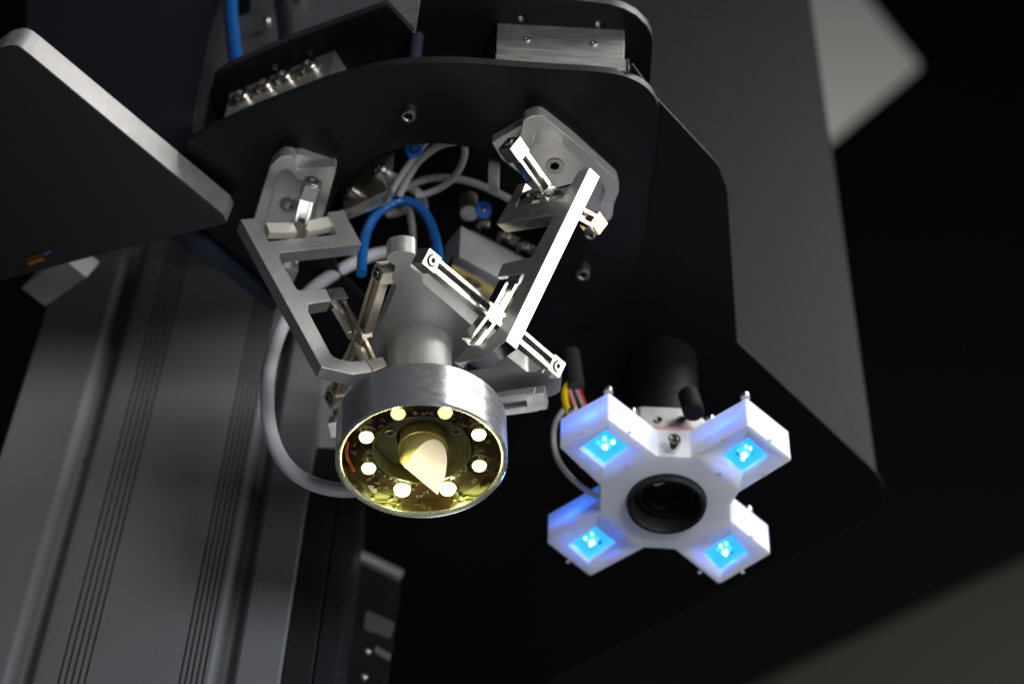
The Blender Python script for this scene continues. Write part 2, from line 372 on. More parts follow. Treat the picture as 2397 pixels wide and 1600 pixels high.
for u in (1541, 1596): screw(on(u, 983, oz(1560, 975, ZC+.025), Vector((0, 1, 0))), (0, -1, 0), .0017, .0006, mb, DSTEEL, 'flat')
tube('gasket', [oz(1532, 1003, ZC+.0185), oz(1560, 1006, ZC+.0185), oz(1590, 1007, ZC+.0185), oz(1625, 1006, ZC+.0185)], .0014, SALMON, mb)

# wires of the lamp
yw = .045
hs = tube('heat_shrink_sleeve', [oy(1338, 825, yw), oy(1342, 850, yw), oy(1346, 880, yw), oy(1350, 906, yw)], .0032, SHRINK, None, 'grey heat shrink sleeve above the coloured lamp wires', 'sleeve')
for nm_, pts, r, m, lb in (('yellow_wire', [(1334, 893), (1322, 915), (1324, 945), (1334, 968)], .0014, YEL, 'yellow wire running from the grey sleeve to the cross lamp'),
    ('pink_wire', [(1337, 896), (1334, 915), (1342, 940), (1350, 962)], .0009, PNK, 'thin pink wire beside the yellow wire of the cross lamp'),
    ('grey_wire', [(1346, 898), (1350, 915), (1358, 935), (1366, 952)], .0010, GRW, 'grey wire between the pink and the red wire of the cross lamp'),
    ('red_wire', [(1352, 900), (1358, 918), (1364, 935), (1370, 950)], .0009, REDW, 'red wire nearest the lamp arm under the grey sleeve'),
    ('thin_white_wire', [(1318, 960), (1300, 990), (1296, 1030), (1304, 1070), (1326, 1105), (1356, 1134), (1382, 1152), (1400, 1160)], .0011, WWIRE, 'thin white wire bowing round the left side of the cross lamp')):
    tube(nm_, [oy(u, v, yw+(.022 if nm_ == 'thin_white_wire' else .002)) for u, v in pts], r, m, None, lb, 'wire')

# ------------------------------------------------------------------ column of extruded aluminium
YC = .105
def colx(u, v): q = oy(u, v, YC); return q.x
row = 1300.
secs = [(-72, 0)]
def groove(c, w, d): return [(c-w/2, 0), (c-w*.22, d), (c+w*.22, d), (c+w/2, 0)]
def valley(c, w, d):
    return [(c-w/2+w*i/10, d*(.5-.5*cos(2*pi*i/10))) for i in range(11)]
secs += valley(122, 80, .0065)
for i in range(5): secs += groove(211+i*14.5, 6.5, .0018)
for i in range(5): secs += groove(478+i*12.5, 6, .0018)
secs += valley(572, 64, .008)
secs += [(694, 0), (697, .001), (697, .09), (-75, .09), (-75, .001)]
z_lo, z_hi = -.12, .50
bm = bmesh.new(); A, B = [], []
for u, d in secs:
    x = oy(u, row, YC).x
    A.append(bm.verts.new((x, YC+d, z_lo))); B.append(bm.verts.new((x, YC+d, z_hi)))
for i in range(len(A)):
    j = (i+1) % len(A); bm.faces.new((A[i], A[j], B[j], B[i]))
bm.faces.new(A); bm.faces.new(B); bmesh.ops.recalc_face_normals(bm, faces=bm.faces)
ex = thing('profile_column', (oy(310, row, YC).x, YC, z_lo), 'wide grey aluminium profile column with fine grooves at lower left', 'column')
obj('profile', bm, EXTR, ex, 25)
q = on(196, 1079, (0, YC-.0004, 0), Vector((0, 1, 0))); cyl('pin_hole', q, Vector((0, -1, 0)), .0007, .0004, DEEP, ex, .0001, 12)
xa, xb = oy(700, row, YC).x, oy(764, row, YC).x
sp = thing('side_cover', ((xa+xb)/2, YC+.02, z_lo), 'narrow black cover strip along the right edge of the grooved column', 'cover')
box('cover_strip', Vector(((xa+xb)/2, YC+.03, .0)), Vector((1, 0, 0)), Vector((0, 1, 0)), xb-xa, .05, .24, SATIN, sp, .0004)
xc = oy(815, row, YC).x
box('cover_strip', Vector(((xb+xc)/2+.0006, YC+.034, .0)), Vector((1, 0, 0)), Vector((0, 1, 0)), xc-xb, .05, .24, SATIN, sp, .0004)

# latch at the bottom
lt = thing('sensor_bracket', oy(880, 1450, .16), 'blurred shiny metal bracket with small screws at the bottom centre', 'bracket')
n_l = Vector((.12, -1, 0)); pL = oy(880, 1450, .16)
plate('bracket_plate', [(838, 1288, 1), (939, 1334, 1), (936, 1400), (902, 1640), (800, 1640)], pL, n_l, .005, mat('dark_polished_bracket', (.10, .10, .105), .22, .9, rvar=.08, bscale=300), lt, .002)
e0, e1 = on(838, 1300, pL, n_l), on(938, 1348, pL, n_l)
obj('rolled_lip', tube_bm([e0, (e0+e1)/2, e1], .0032), ALU, lt, 60)
plate('spring_clip', [(856, 1425, 2), (925, 1455, 2), (915, 1490, 2), (850, 1470, 2)], pL+n_l*.001, n_l, .002, mat('dull_clip', (.22, .22, .23), .4, .8), lt)
plate('contact_strip', [(880, 1508), (915, 1528), (912, 1544), (876, 1522)], pL+n_l*.001, n_l, .002, WARM, lt)
for u, v in ((860, 1523), (852, 1583)): screw(on(u, v, pL, N(n_l)), n_l, .0016, .0012, lt, STEEL, 'pan')

# ------------------------------------------------------------------ thick black plate at left
def camdir(x, y): return N(CR*(x-PW/2) - CU*(y-PH/2) + CF*FPX)
nL = facing(-camdir(1780, -2700)); pLp = oz(528, 521, .108)
plate('machine_plate', [(-120, 210), (2, 112, 8), (40, 105, 6), (70, 128, 3), (522, 503, 2.5), (531, 524, 1.2), (229, 598), (-120, 690)], pLp, nL, .0145, [mat('black_plate_face', (.006, .006, .007), .36, 0, .1, 3000, .015, spots=300, spec=.55), PLEDGE], None, .0005, side=1)
tag(bpy.data.objects['machine_plate'], 'thick black plate with a bright milled edge slanting across the left', 'plate')
lb = thing('stop_block', oz(130, 650, .11), 'small grey metal block peeking out past the far edge of the thick black plate', 'block')
pB = oz(125, 650, .150)
plate('block_body', [(50, 674, .2), (146, 604, .2), (202, 649, .2), (106, 716, .2)], pB, (-.15, -.7, -.6), .02, mat('grey_block', (.50, .50, .51), .5, .35, .2, 1500, .05), lb, vec=Vector((.003, .002, .013)))
cb = thing('cable_lug', oz(92, 600, .112), 'tiny copper coloured lug with blue tail above the small grey block', 'lug')
box('lug_body', oz(84, 606, .110), Vector((1, -.5, 0)), Vector((0, 1, .6)), .0075, .0030, .0025, COPPER, cb)
box('lug_tail', oz(108, 590, .112), Vector((1, -.6, 0)), Vector((0, 1, 1)), .006, .002, .002, BFIT, cb)

# dark panel rising behind the thick plate
bp = plate('rear_cover', [(150, -60), (519, -60), (515, 0), (494, 68), (440, 360), (60, 360), (60, -60)], oy(400, 150, -.03), (0, 1, .1), .02, NAVY, None, .0005)
tag(bp, 'dark blue-black upright cover behind the thick black plate at upper left', 'cover')

# ------------------------------------------------------------------ round plates
rp = thing('carrier_plate', (0, 0, Z1), 'large round black plate with a wide hole from which the tool head hangs', 'plate')
D = [(440, 332), (511, 294), (600, 254), (690, 219), (769, 189), (823, 174), (885, 158), (948, 149), (1050, 146), (1139, 151), (1280, 161), (1382, 167), (1448, 175), (1490, 190), (1520, 212), (1540, 246), (1541, 290), (1536, 337), (1520, 449), (1505, 571), (1469, 663), (1429, 735), (1367, 806), (1250, 885), (1100, 925), (960, 930), (820, 880), (720, 800), (640, 705), (451, 548), (410, 430)]
plate('disc', D, (0, 0, Z1), UP, .004, [BLACK, SATIN], rp, .0004, holes=[((1030, 555), .0449)], side=1, curve=4)
for u, v in ((958, 270), (1365, 640)): screw(oz(u, v-14, Z1), -UP, .0029, .0052, rp, DSTEEL)
up = thing('top_plate', (0, 0, Z2), 'second black plate with rounded ends above the round carrier plate', 'plate')
T = [(511, 293), (493, 248), (492, 220), (500, 185), (527, 163), (562, 146), (697, 88), (884, 22), (1000, -25), (1100, -40), (1230, -25), (1305, -4), (1424, 10), (1460, 20), (1490, 36), (1515, 61), (1526, 84), (1528, 104), (1522, 190), (1480, 600), (1350, 760), (1000, 800), (700, 730), (560, 590)]  # hidden far side extended to keep the high softbox off the column
plate('disc', T, (0, 0, Z2), UP, .005, [BLACK, EDGE], up, .0004, holes=[((1225, 46), .0018), ((1405, 59), .0018)], side=1)
so = thing('standoff', oz(977, 148, Z1), 'dark round standoff pin between the two black plates', 'standoff')
t_ = oz(978, 84, Z2); cyl('pin', t_-UP*.026, UP, .0024, .026, mat('blued_steel', (.10, .10, .16), .4, .6), so, .0008)
ti = plate('wedge_plate', [(880, -60), (907, 0), (974, 70, .3), (985, -2), (987, -60)], oy(940, 40, -.105), (.25, 1, 0), .002, [MILL, POL], None, side=1, vec=Vector((-.3, 1, 0))*.002)
tag(ti, 'pointed grey metal wedge dipping in at the top edge of the picture', 'wedge')
strut = plate('strut', [(436, 536), (456, 548), (652, 712), (640, 730), (600, 700), (420, 560)], (0, 0, Z1-.006), UP, .004, mat('dark_blue_strut', (.012, .018, .035), .3), None)
tag(strut, 'dark blue strut running behind the left flexure frame', 'strut')

# things above the top plate
tube('blue_tube', [oy(539, -60, -.035), oy(539, 0, -.035), oy(542, 60, -.035), oy(549, 120, -.035), oy(556, 170, -.035)], .0031, mat('glossy_blue_tube', (.004, .065, .24), .2, 0, .02, 300, coat=.8), None, 'straight blue air tube at the top left edge', 'tube')
tube('black_cable', [oy(655, -60, -.03), oy(662, 0, -.03), oy(670, 50, -.03), oy(676, 110, -.03)], .0042, BCABLE, None, 'black cable coming down behind the top plate', 'cable')
tb = thing('valve_island', oy(640, 40, -.01), 'dim grey block behind the blue tube and black cable at the top', 'block')
plate('island_body', [(484, 120, .5), (500, 60, .5), (585, 30), (600, -900), (1000, -900), (1000, 130), (484, 160)], oy(640, 40, -.01), (.1, 1, 0), .11, mat('dim_grey_metal', (.05, .055, .06), .6, .3), tb, .001)  # body stretched far beyond its visible part to shade the column
screw(oy(625, 62, -.012), (0, -1, 0), .0018, .004, tb, STEEL, 'pan'); screw(oy(700, -5, -.012), (0, -1, 0), .003, .004, tb, STEEL, 'pan')

# four-screw terminal block
tbk = thing('terminal_block', oz(650, 190, Z2), 'slanted silver block with four screws in a row under the top plate', 'block')
pT = oz(660, 168, Z2); a0, a1 = oz(537, 220, Z2), oz(783, 117, Z2)
nT = facing((a1-a0).cross(UP), pT); inn = -nT
plate('block_body', [(537, 220, .3), (783, 117, .3), (771, 200, .3), (518, 306, .3)], pT, nT, .0135, ALU, tbk, .0005)
for i, (u, v) in enumerate(((571, 232), (624, 208), (670, 187), (729, 163))):
    p = on(u, v, pT, nT); w_ = cyl('washer', p, nT, .0043, .0008, WARM, tbk, .0002, 28); screw(p+nT*.0008, nT, .0038, .0028, w_, STEEL, 'pan')
axT = N(a1-a0)
for u, v in ((597, 222), (647, 199), (699, 177)): box('spacer', on(u, v, pT, nT)+nT*.0006, axT, UP, .0018, .0062, .0012, WARM, tbk, .0002)
for u, v in ((644, 156), (727, 124)): screw(oz(u, v, Z2), -UP, .0012, .0006, up, STEEL, 'flat')
# plain silver block at right
sb = thing('sensor_block', oz(1310, 60, Z2), 'wide plain silver block with two pin holes under the top plate at right', 'block')
b0, b1 = oz(1165, 55, Z2), oz(1462, 71, Z2); nS = facing((b1-b0).cross(UP), b0)
plate('block_body', [(1165, 55, .2), (1462, 71, .2), (1461, 126, .2), (1162, 111, .2)], b0, nS, .010, MILL, sb, .0003)
plate('step', [(1162, 111.5), (1461, 126.5), (1461, 138), (1162, 124)], b0-nS*.0003, nS, .009, MILL, sb, .0002)
plate('lower_rail', [(1160, 124.5), (1466, 139), (1466, 166), (1160, 146)], b0+nS*.0012, nS, .010, MILL, sb, .0003)
plate('end_cap', [(1466.5, 135, .5), (1473, 138, .5), (1473, 166, .5), (1466.5, 164, .5)], b0+nS*.0016, nS, .008, POL, sb, .0003)
for u, v in ((1233, 93), (1389, 103)): screw(on(u, v, b0, nS), nS, .0014, .0005, sb, POL, 'flat', 'pin')

# ------------------------------------------------------------------ tool head: spider, neck, tip, ring lamp
ZS = .0575
sp_ = thing('tripod_plate', H(0, 0, ZS), 'grey three-armed tripod plate carrying the neck of the tool head', 'bracket')
SPX = [(904, 609, .3), (908, 594, 4), (939, 586, 6), (972, 592, 3), (974, 605, .3), (960, 622, 1), (985, 643), (989, 661, 1.5), (1110, 765), (1194, 838, 1), (1235, 870, 2), (1258, 868, 1), (1274, 862), (1315, 880, 3), (1311, 918, 3), (1284, 930, 1), (1230, 918), (1165, 915), (1040, 950), (900, 985), (805, 990, 3), (778, 972, 3), (778, 945), (812, 900), (872, 811), (928, 672, 1), (919, 656), (925, 622)]
plate('plate_body', SPX, H(0, 0, ZS), HA, .0085, ALU, sp_, .0004)
nk = thing('dispensing_tool', H(-.0007, 0, 0), 'round metal neck ending in a slanted gold tip inside the ring lamp', 'tool')
MN = HM(-.0007, .000, 0)
obj('neck', lathe_bm([(.0098, .017), (.0115, .0175), (.0117, .018), (.0117, ZS-.0006), (.0122, ZS-.0003), (.0122, ZS), (0, ZS), (0, .017)], MN, 72, close=False), BARE, nk)
TX = .0005
bm = lathe_bm([(0, -.021), (.0083, -.021), (.0083, .0068), (.0086, .0069), (.0086, .0072), (.0083, .0073), (.0083, .0168), (0, .0168)], HM(TX, 0, 0), 72, close=False)
q0 = H(TX, 0, -.007); n1 = N(HX - HY - HA)                               # slanted face of the tip
if n1.dot(HA) > 0: n1 = -n1
r1 = bmesh.ops.bisect_plane(bm, geom=bm.verts[:]+bm.edges[:]+bm.faces[:], plane_co=q0, plane_no=n1, clear_outer=True)
for f in bmesh.ops.contextual_create(bm, geom=[e for e in r1['geom_cut'] if isinstance(e, bmesh.types.BMEdge)])['faces']: f.material_index = 1
q1, q2 = on(946, 1092, q0, n1), on(1025, 1158, q0, n1)                   # straight lower edge
t_ = N(q2-q1); n2 = HY*.75 - HX*.35 - HA*.5; n2 = N(n2 - t_*n2.dot(t_))
r2 = bmesh.ops.bisect_plane(bm, geom=bm.verts[:]+bm.edges[:]+bm.faces[:], plane_co=q1, plane_no=n2, clear_outer=True)
bmesh.ops.contextual_create(bm, geom=[e for e in r2['geom_cut'] if isinstance(e, bmesh.types.BMEdge)])
bmesh.ops.recalc_face_normals(bm, faces=bm.faces)
obj('gold_tip', bm, [BRASS, CREAM], nk)

rl = thing('ring_lamp', H(0, 0, 0), 'round silver ring lamp with eight lit white diodes facing down', 'lamp')
RO = .0301
obj('housing', lathe_bm([(RO, .0009), (RO, .0192), (RO-.0006, .0198), (.0125, .0198), (.0125, .0170), (RO-.0022, .0170), (RO-.0022, .0012), (RO-.0016, .0004), (RO-.0008, 0)], HM(), 128), BRUSH, rl)
obj('reflector_wall', lathe_bm([(RO-.00225, .0016), (RO-.00225, .0071), (RO-.0025, .0071), (RO-.0025, .0016)], HM(), 128), mat('reflector_steel', (.85, .86, .52), .12, 1, .06, 500, .05, (6, 6, .6)), rl)
obj('circuit_board', lathe_bm([(.0175, .0072), (RO-.0026, .0072), (RO-.0026, .0086), (.0175, .0086)], HM(), 96), PCB, rl)
obj('inner_rim', lathe_bm([(.0168, .0058), (.0174, .0058), (.0174, .0130), (.0168, .0130)], HM(), 96), DGLASS, rl)
obj('centre_disc', lathe_bm([(.0088, .0118), (.0167, .0118), (.0167, .0130), (.0088, .0130)], HM(), 96), DGLASS, rl)
cxl, cyl_ = .0006, -.0002
for k in range(8):
    t = radians(22.5+45*k); c = (cxl+.0211*cos(t), cyl_+.0211*sin(t))
    far = sin(t) > .5
    led = obj('led', lathe_bm([(.0034, .0071), (.0034, .0066), (.0030, .0058), (.0029, .0052), (.0022, .0052), (.0029, .0066)], HM(*c), 28), POL, rl)
    sl = bpy.data.lights.new('ring_led_lamp', 'SPOT'); sl.energy = .018; sl.color = (1, .93, .55); sl.shadow_soft_size = .0008; sl.spot_size = radians(170); sl.spot_blend = .4
    so_ = bpy.data.objects.new('ring_led_lamp', sl); COL.objects.link(so_); so_.location = H(c[0], c[1], .0018); so_.rotation_euler = (-HA).to_track_quat('-Z', 'Y').to_euler()
    obj('led_lens', lathe_bm([(.0029, .0068), (.0029, .0050), (.0025, .0037), (.0017, .0029), (0, .0026)] if far else [(.0026, .0068), (.0026, .0052), (.0022, .0042), (.0014, .0036), (0, .0034)], HM(*c), 28, close=False), LED_W if far else (LED_WE if sin(t) < -.5 else LED_WD), led)
bm = bmesh.new()
for k in range(150):
    t = random.uniform(0, 2*pi); r = random.choice((random.uniform(.0182, .019), random.uniform(.0232, .0262), random.uniform(.019, .025)))
    if min(abs((t-radians(22.5+45*j)+pi) % (2*pi)-pi) for j in range(8)) < .17 and r < .0248: continue
    c = H(r*cos(t), r*sin(t), .0068); w = random.uniform(0, pi); ax = HX*cos(w)+HY*sin(w); ay = HA.cross(ax)
    box_bm(bm, c, ax, ay, HA, random.uniform(.0006, .0018), random.uniform(.0005, .0010), random.uniform(.0004, .0014))
bmesh.ops.recalc_face_normals(bm, faces=bm.faces)
o = obj('component_chips', bm, CHIP, rl); o['kind'] = 'stuff'
bm = bmesh.new()
for t0, t1, r in ((2.75, 3.35, .0262),):
    pts = [H(r*cos(t0+(t1-t0)*i/6), r*sin(t0+(t1-t0)*i/6), .0058+.0006*sin(i)) for i in range(7)]
    obj('lead_wire', tube_bm(pts, .0006, 8, 4), mat('dark_red_lead', (.30, .015, .012), .35), rl, 60)
bm.free()
for sx in (-1, 1): screw(H(sx*.0118+.0008, -.0035, .0118), -HA, .0022, .0006, rl, DSTEEL, 'flat')
t = radians(-48); screw(H((RO-.0004)*cos(t), (RO-.0004)*sin(t), .0125), H(cos(t), sin(t), 0), .0018, .0006, rl, DSTEEL, 'flat', 'grub_screw')

# ------------------------------------------------------------------ flexure frames and crosses
def radial(az): r = Vector((cos(radians(az)), sin(radians(az)), 0)); return N(r - HA*r.dot(HA))
RLt, RRt = radial(198), radial(-42)
nFL = facing(HA.cross(RLt)); nFR = facing(HA.cross(RRt)); TH = .006
LF = [(562.5, 512.7), (600, 509.5), (628, 564, .6), (782, 549, 1.2), (790, 541), (766.6, 496), (803.6, 491.7), (847.4, 571), (655, 591.5, 1.6), (654, 604, 1), (697, 679, 1.6), (763.6, 675), (776.4, 703), (722, 712, 1.6), (722, 728, 1), (779, 836, 4.5), (821, 845), (856.7, 842), (873, 870), (825, 876.5), (752, 858.7)]
lf = thing('flexure_frame', on(680, 700, nFL*TH/2, nFL), 'pale machined E-shaped frame facing the viewer at left of the neck', 'frame', 'flexure frames round the tool head')
plate('frame_body', LF, nFL*TH/2, nFL, TH, ALU, lf, .0004)
RF = [(1380.6, 391.3), (1354, 399), (1318, 462, .8), (1207, 484, .6), (1231, 428), (1213, 431), (1161, 524), (1297, 502, 1.5), (1245, 600, 2), (1176, 617), (1163, 648), (1229, 639, 1.5), (1168, 768, 5), (1127, 804), (1094, 807), (1062, 847), (1069, 849), (1125, 839), (1183.7, 797)]
rf = thing('flexure_frame', on(1250, 650, nFR*TH/2, nFR), 'E-shaped frame seen edge-on with a dazzling white outer edge, right of the neck', 'frame', 'flexure frames round the tool head')
plate('frame_body', RF, nFR*TH/2, nFR, TH, [MILL, POL], rf, .0003, side=1)

def edge_normal(pa, pb, nF):
    t = N(on(*pb, nF*TH/2, nF)-on(*pa, nF*TH/2, nF)); return facing(t.cross(nF)), t
nER, tR = edge_normal((1183.7, 797), (1380.6, 391.3), nFR)
nEL, tL = edge_normal((752, 858.7), (562.5, 512.7), nFL)
if nEL.dot(RLt) < 0: nEL = -nEL
if nER.dot(RRt) < 0: nER = -nER
def bar_bm(bm, p1, p2, n, W=.0053, T=.0044, rail=.0013):
    d = N(p2-p1); n = N(n - d*n.dot(d)); w = n.cross(d); L = (p2-p1).length; c = (p1+p2)/2
    for s in (-1, 1): box_bm(bm, c - n*T/2 + w*(s*(W-rail)/2), d, w, n, L, rail, T)
    box_bm(bm, c - n*(T*.75), d, w, n, L, W-2*rail, T*.3)
    return bm
def bar(name, p1, p2, n, m, parent, **k):
    bm = bar_bm(bmesh.new(), p1, p2, n, **k); return obj(name, bev_all(bm, .00015, 1), m, parent)
def hub(p, d, n, m, parent, r=.0036, T=.0046):
    d = N(d); n = N(n - d*n.dot(d)); w = n.cross(d); P = []
    for i in range(8):
        t = pi/8+pi/4*i; P.append(p + n*.0002 + d*(r*cos(t)*1.08) + w*(r*sin(t)*1.08))
    return obj('hub', prism_bm(P, [0]*8, -n*T, .0002), m, parent)
def eblock(p, d, n, m, parent, s=.0066, T=.0062, scr=None, sm=STEEL, sr=.0021):
    d = N(d); n = N(n - d*n.dot(d)); b = box('end_block', p - n*(T/2-.0003), d, n.cross(d), s, s, T, m, parent, .0003)
    if scr:
        a = {'n': n, 'd': d, '-d': -d}[scr]; q = p + n*.0003 if scr == 'n' else p - n*(T/2-.0003) + a*s/2
        cyl('counterbore', q-a*.0003, a, sr*1.12, .00045, CBORE, b, .0001, 28)
        screw(q+a*.0001, a, sr*.82, .0006, b, sm, 'flat')
    return b
# right lower cross
c = on(1160, 735, Vector((0, 0, 0)), nFR)+nER*.0
rc = thing('cross_flexure', c, 'mirror-bright cross-shaped flexure between the right frame and the tripod plate', 'flexure', 'cross flexures joining frames and brackets')
b1, b2 = on(1010, 610, c, nER), on(1303, 857, c, nER); d = N(b2-b1)
a1_, a2_ = on(1203, 655, c, nER), on(1108, 803, c, nER)
bar('flexure_bar', b1+d*.003, c-d*.0026, nER, POL, rc); bar('flexure_bar', c+d*.0026, b2-d*.003, nER, POL, rc)
bar('flexure_bar', a1_, c+N(a1_-c)*.0026, nER, POL, rc); bar('flexure_bar', c+N(a2_-c)*.0026, a2_, nER, POL, rc)
hub(c, d, nER, POL, rc); eblock(b1, d, nER, POL, rc, scr='n'); eblock(b2, d, nER, POL, rc, scr='n')
# left lower cross
c = on(838, 785, Vector((0, 0, 0)), nFL)
lc = thing('cross_flexure', c, 'dark bronze-toned cross-shaped flexure inside the lower bay of the left frame', 'flexure', 'cross flexures joining frames and brackets')
b1, b2 = on(884, 640, c, nEL), on(772, 930, c, nEL); d = N(b2-b1)
b1 = c+(b1-c)*1.0
a1_, a2_ = on(786, 694, c, nFL), on(868, 852, c, nFL)
bar('flexure_bar', b1+d*.003, c-d*.0026, nFL+nEL*.9, WARM, lc); bar('flexure_bar', c+d*.0026, b2-d*.003, nFL+nEL*.9, WARM, lc)
bar('flexure_bar', a1_, c+N(a1_-c)*.0026, nFL+nEL*.4, WARM, lc); bar('flexure_bar', c+N(a2_-c)*.0026, a2_, nFL+nEL*.4, WARM, lc)
hub(c, d, nFL+nEL, WARM, lc, .003)
eblock(b1, d, nEL, WARM, lc, s=.0062, T=.007, scr='n', sm=DSTEEL); eblock(b2, d, nEL, WARM, lc, scr='n', sm=DSTEEL)
plate('arm_tip', [(763.9, 675), (802, 671), (817, 697), (777, 702.6)], nFL*(TH/2-.0004), nFL, TH-.001, DSTEEL, lc, .0003)
plate('arm_tip', [(857.5, 842), (896, 834), (907, 855), (874, 869.5)], nFL*(TH/2-.0004), nFL, TH-.001, WARM, lc, .0003)
# rear cross, mostly behind the ring lamp
b1, b2 = oz(1255, 940, .05), oz(790, 1004, .05); nB = facing(Vector((0, -.3, -1)))
bc = thing('cross_flexure', (b1+b2)/2, 'grey flexure bar ending in a plain block right behind the ring lamp', 'flexure', 'cross flexures joining frames and brackets')
d = N(b2-b1); bar('flexure_bar', b1, b2, nB, MILL, bc, W=.008, T=.005, rail=.0028); eblock(b1, d, nB, MILL, bc, s=.0072, T=.006); eblock(b2, d, nB, MILL, bc)

# ------------------------------------------------------------------ base brackets under the carrier plate
ZR = Z1-.0105
rb = thing('pocket_bracket', oz(1320, 380, Z1), 'grey pocketed bracket with a round screw under the carrier plate, right', 'bracket', 'pocketed brackets under the carrier plate')
OUT = [(1205, 347), (1220, 312, 2), (1225, 280, 3), (1262, 266, 4), (1336, 324), (1442, 420, 4), (1449, 448, 2), (1437, 478, 2), (1433, 508)]
INN = [(1412, 498), (1403, 482), (1416, 448, 2), (1410, 428, 2), (1376, 395), (1300, 330), (1270, 304, 3), (1252, 311, 2), (1248, 338, 1), (1231, 353)]
plate('rim', OUT+INN, (0, 0, ZR), UP, .0060, ALU, rb, .0004)
plate('floor', [(1152, 334, .3), (1222, 292, 4), (1262, 268, 5), (1336, 326), (1440, 420, 4), (1447, 448, 2), (1436, 480), (1430, 512), (1390, 540), (1175, 372)], (0, 0, ZR+.0058), UP, .0046, ALU, rb, .0003)
screw(oz(1299, 388, ZR+.0058), -UP, .0036, .0006, rb, DSTEEL, 'flat')
plate('side_lug', [(1144, 362), (1168, 366), (1166, 432), (1142, 430)], oz(1155, 395, ZR+.004), (.15, 1, 0), .004, ALU, rb, .0003)
c = on(1290, 455, Vector((0, 0, 0)), nFR)
rtc = thing('cross_flexure', c, 'dazzling cross-shaped flexure in the top slot of the right frame', 'flexure', 'cross flexures joining frames and brackets')
b1, b2 = on(1216, 350, c, nER), on(1402, 522, c, nER); d = N(c-b1)
bar('flexure_bar', b1+d*.003, c-d*.0026, nER, POL, rtc, W=.0056); bar('flexure_bar', c+d*.0026, b2, nER, POL, rtc)
hub(c, d, nER, POL, rtc, .003)
a1_ = on(1216, 455, Vector((0, 0, 0)), nFR); a2_ = on(1345, 440, Vector((0, 0, 0)), nFR)
bar('flexure_bar', a1_, c, nFR+nER*.6, POL, rtc); bar('flexure_bar', c, a2_, nFR+nER*.6, POL, rtc)
eb = eblock(b1, d, nER, POL, rtc, s=.0068, T=.007, scr='-d', sm=DSTEEL, sr=.0022)
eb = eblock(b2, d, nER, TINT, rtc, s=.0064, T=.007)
screw(on(1380, 543, b2, nER), -nFR*.2+N(CAM-b2)*.8-HA*.5, .0022, .003, eb, DSTEEL)
# left bracket
lbk = thing('pocket_bracket', oz(690, 340, Z1), 'plain grey bracket with a blunt rounded end under the carrier plate, left', 'bracket', 'pocketed brackets under the carrier plate')
plate('rim', [(592, 520), (616, 440), (633, 388, 2), (657, 365, 4), (684, 364, 3), (692, 384, 1), (695, 396), (782, 391), (786, 400), (742, 560), (725, 560), (752, 424), (700, 424), (680, 400, 2), (662, 396, 3), (648, 415, 2), (622, 520)], (0, 0, ZR), UP, .006, ALU, lbk, .0004)
plate('floor', [(594, 516), (634, 386, 2), (658, 364, 5), (700, 362, 3), (784, 390, .5), (742, 560), (592, 560)], (0, 0, ZR+.0058), UP, .0046, ALU, lbk, .0003)
screw(oz(676, 478, ZR+.0058), -UP, .0036, .0006, lbk, DSTEEL, 'flat')
c = on(700, 540, Vector((0, 0, 0)), nFL)
ltc = thing('cross_flexure', c, 'cream-lit cross-shaped flexure in the top slot of the left frame', 'flexure', 'cross flexures joining frames and brackets')
tl = N(HA.cross(RLt)); tl = tl if tl.y > 0 else -tl
b1 = on(724, 448, c, N(Vector((.95, .31, .25)))); d = N(c-b1); b2 = c + d*(c-b1).length
bar('flexure_bar', b1+d*.003, c-d*.0024, N(CAM-c)*.6-HA*.6, POL, ltc); bar('flexure_bar', c+d*.0024, b2, -HA, POL, ltc)
a1_ = on(612, 540, Vector((0, 0, 0)), nFL); a2_ = on(785, 522, Vector((0, 0, 0)), nFL)
nC = nFL*.5 + RLt*.0 - HA*.8
CR_ = mat('cream_lit_steel', (.85, .80, .70), .4, .25, .05, 900, .05)  # pale diffuse colour imitates bright reflections on polished bars
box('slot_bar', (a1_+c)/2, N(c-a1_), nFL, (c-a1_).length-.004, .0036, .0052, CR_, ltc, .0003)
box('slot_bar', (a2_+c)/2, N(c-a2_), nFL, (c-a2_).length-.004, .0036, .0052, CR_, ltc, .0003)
hub(c, d, nFL, POL, ltc, .0032)
eb = box('end_block', b1+nFL*.001, RLt, HA, .0058, .0062, .007, MILL, ltc, .0003)
screw(b1+nFL*.0045, nFL, .0024, .0012, eb, STEEL)
box('end_block', b2, RLt, HA, .006, .006, .006, MILL, ltc, .0003)

# ------------------------------------------------------------------ valves, tubes and wires seen through the hole
ZV = Z1+.012
va = thing('valve_block', oz(850, 440, ZV), 'small valve block with brass coloured face at upper left of the plate hole', 'valve')
v0, v1 = oz(803, 452, ZV), oz(880, 374, ZV); nV = facing((v1-v0).cross(UP), v0)
plate('valve_face', [(800, 460), (880, 376), (907, 446), (806, 492)], v0, nV, .004, WARM, va, .0003)
plate('valve_body', [(880, 374), (924, 356), (916, 448), (907, 450)], on(880, 374, v0, nV), (.75, .62, 0), .012, ALU, va, .0003, vec=Vector((-.35, .9, 0))*.006)
plate('lower_ledge', [(796, 492), (906, 449), (911, 461), (815, 499), (800, 503)], oz(850, 475, Z1+.002), (.1, 1, .3), .004, ALU, va, .0003)
for u, v in ((826, 449), (893, 402)): screw(on(u, v, v0, nV), nV, .0028 if u < 850 else .0038, .002, va, STEEL)
vb = thing('valve_block', oz(1150, 600, ZV), 'larger grey valve block with three screws behind the right frame', 'valve')
w0, w1 = oz(1079, 528, ZV), oz(1240, 613, ZV); nW = facing((w1-w0).cross(UP), w0)
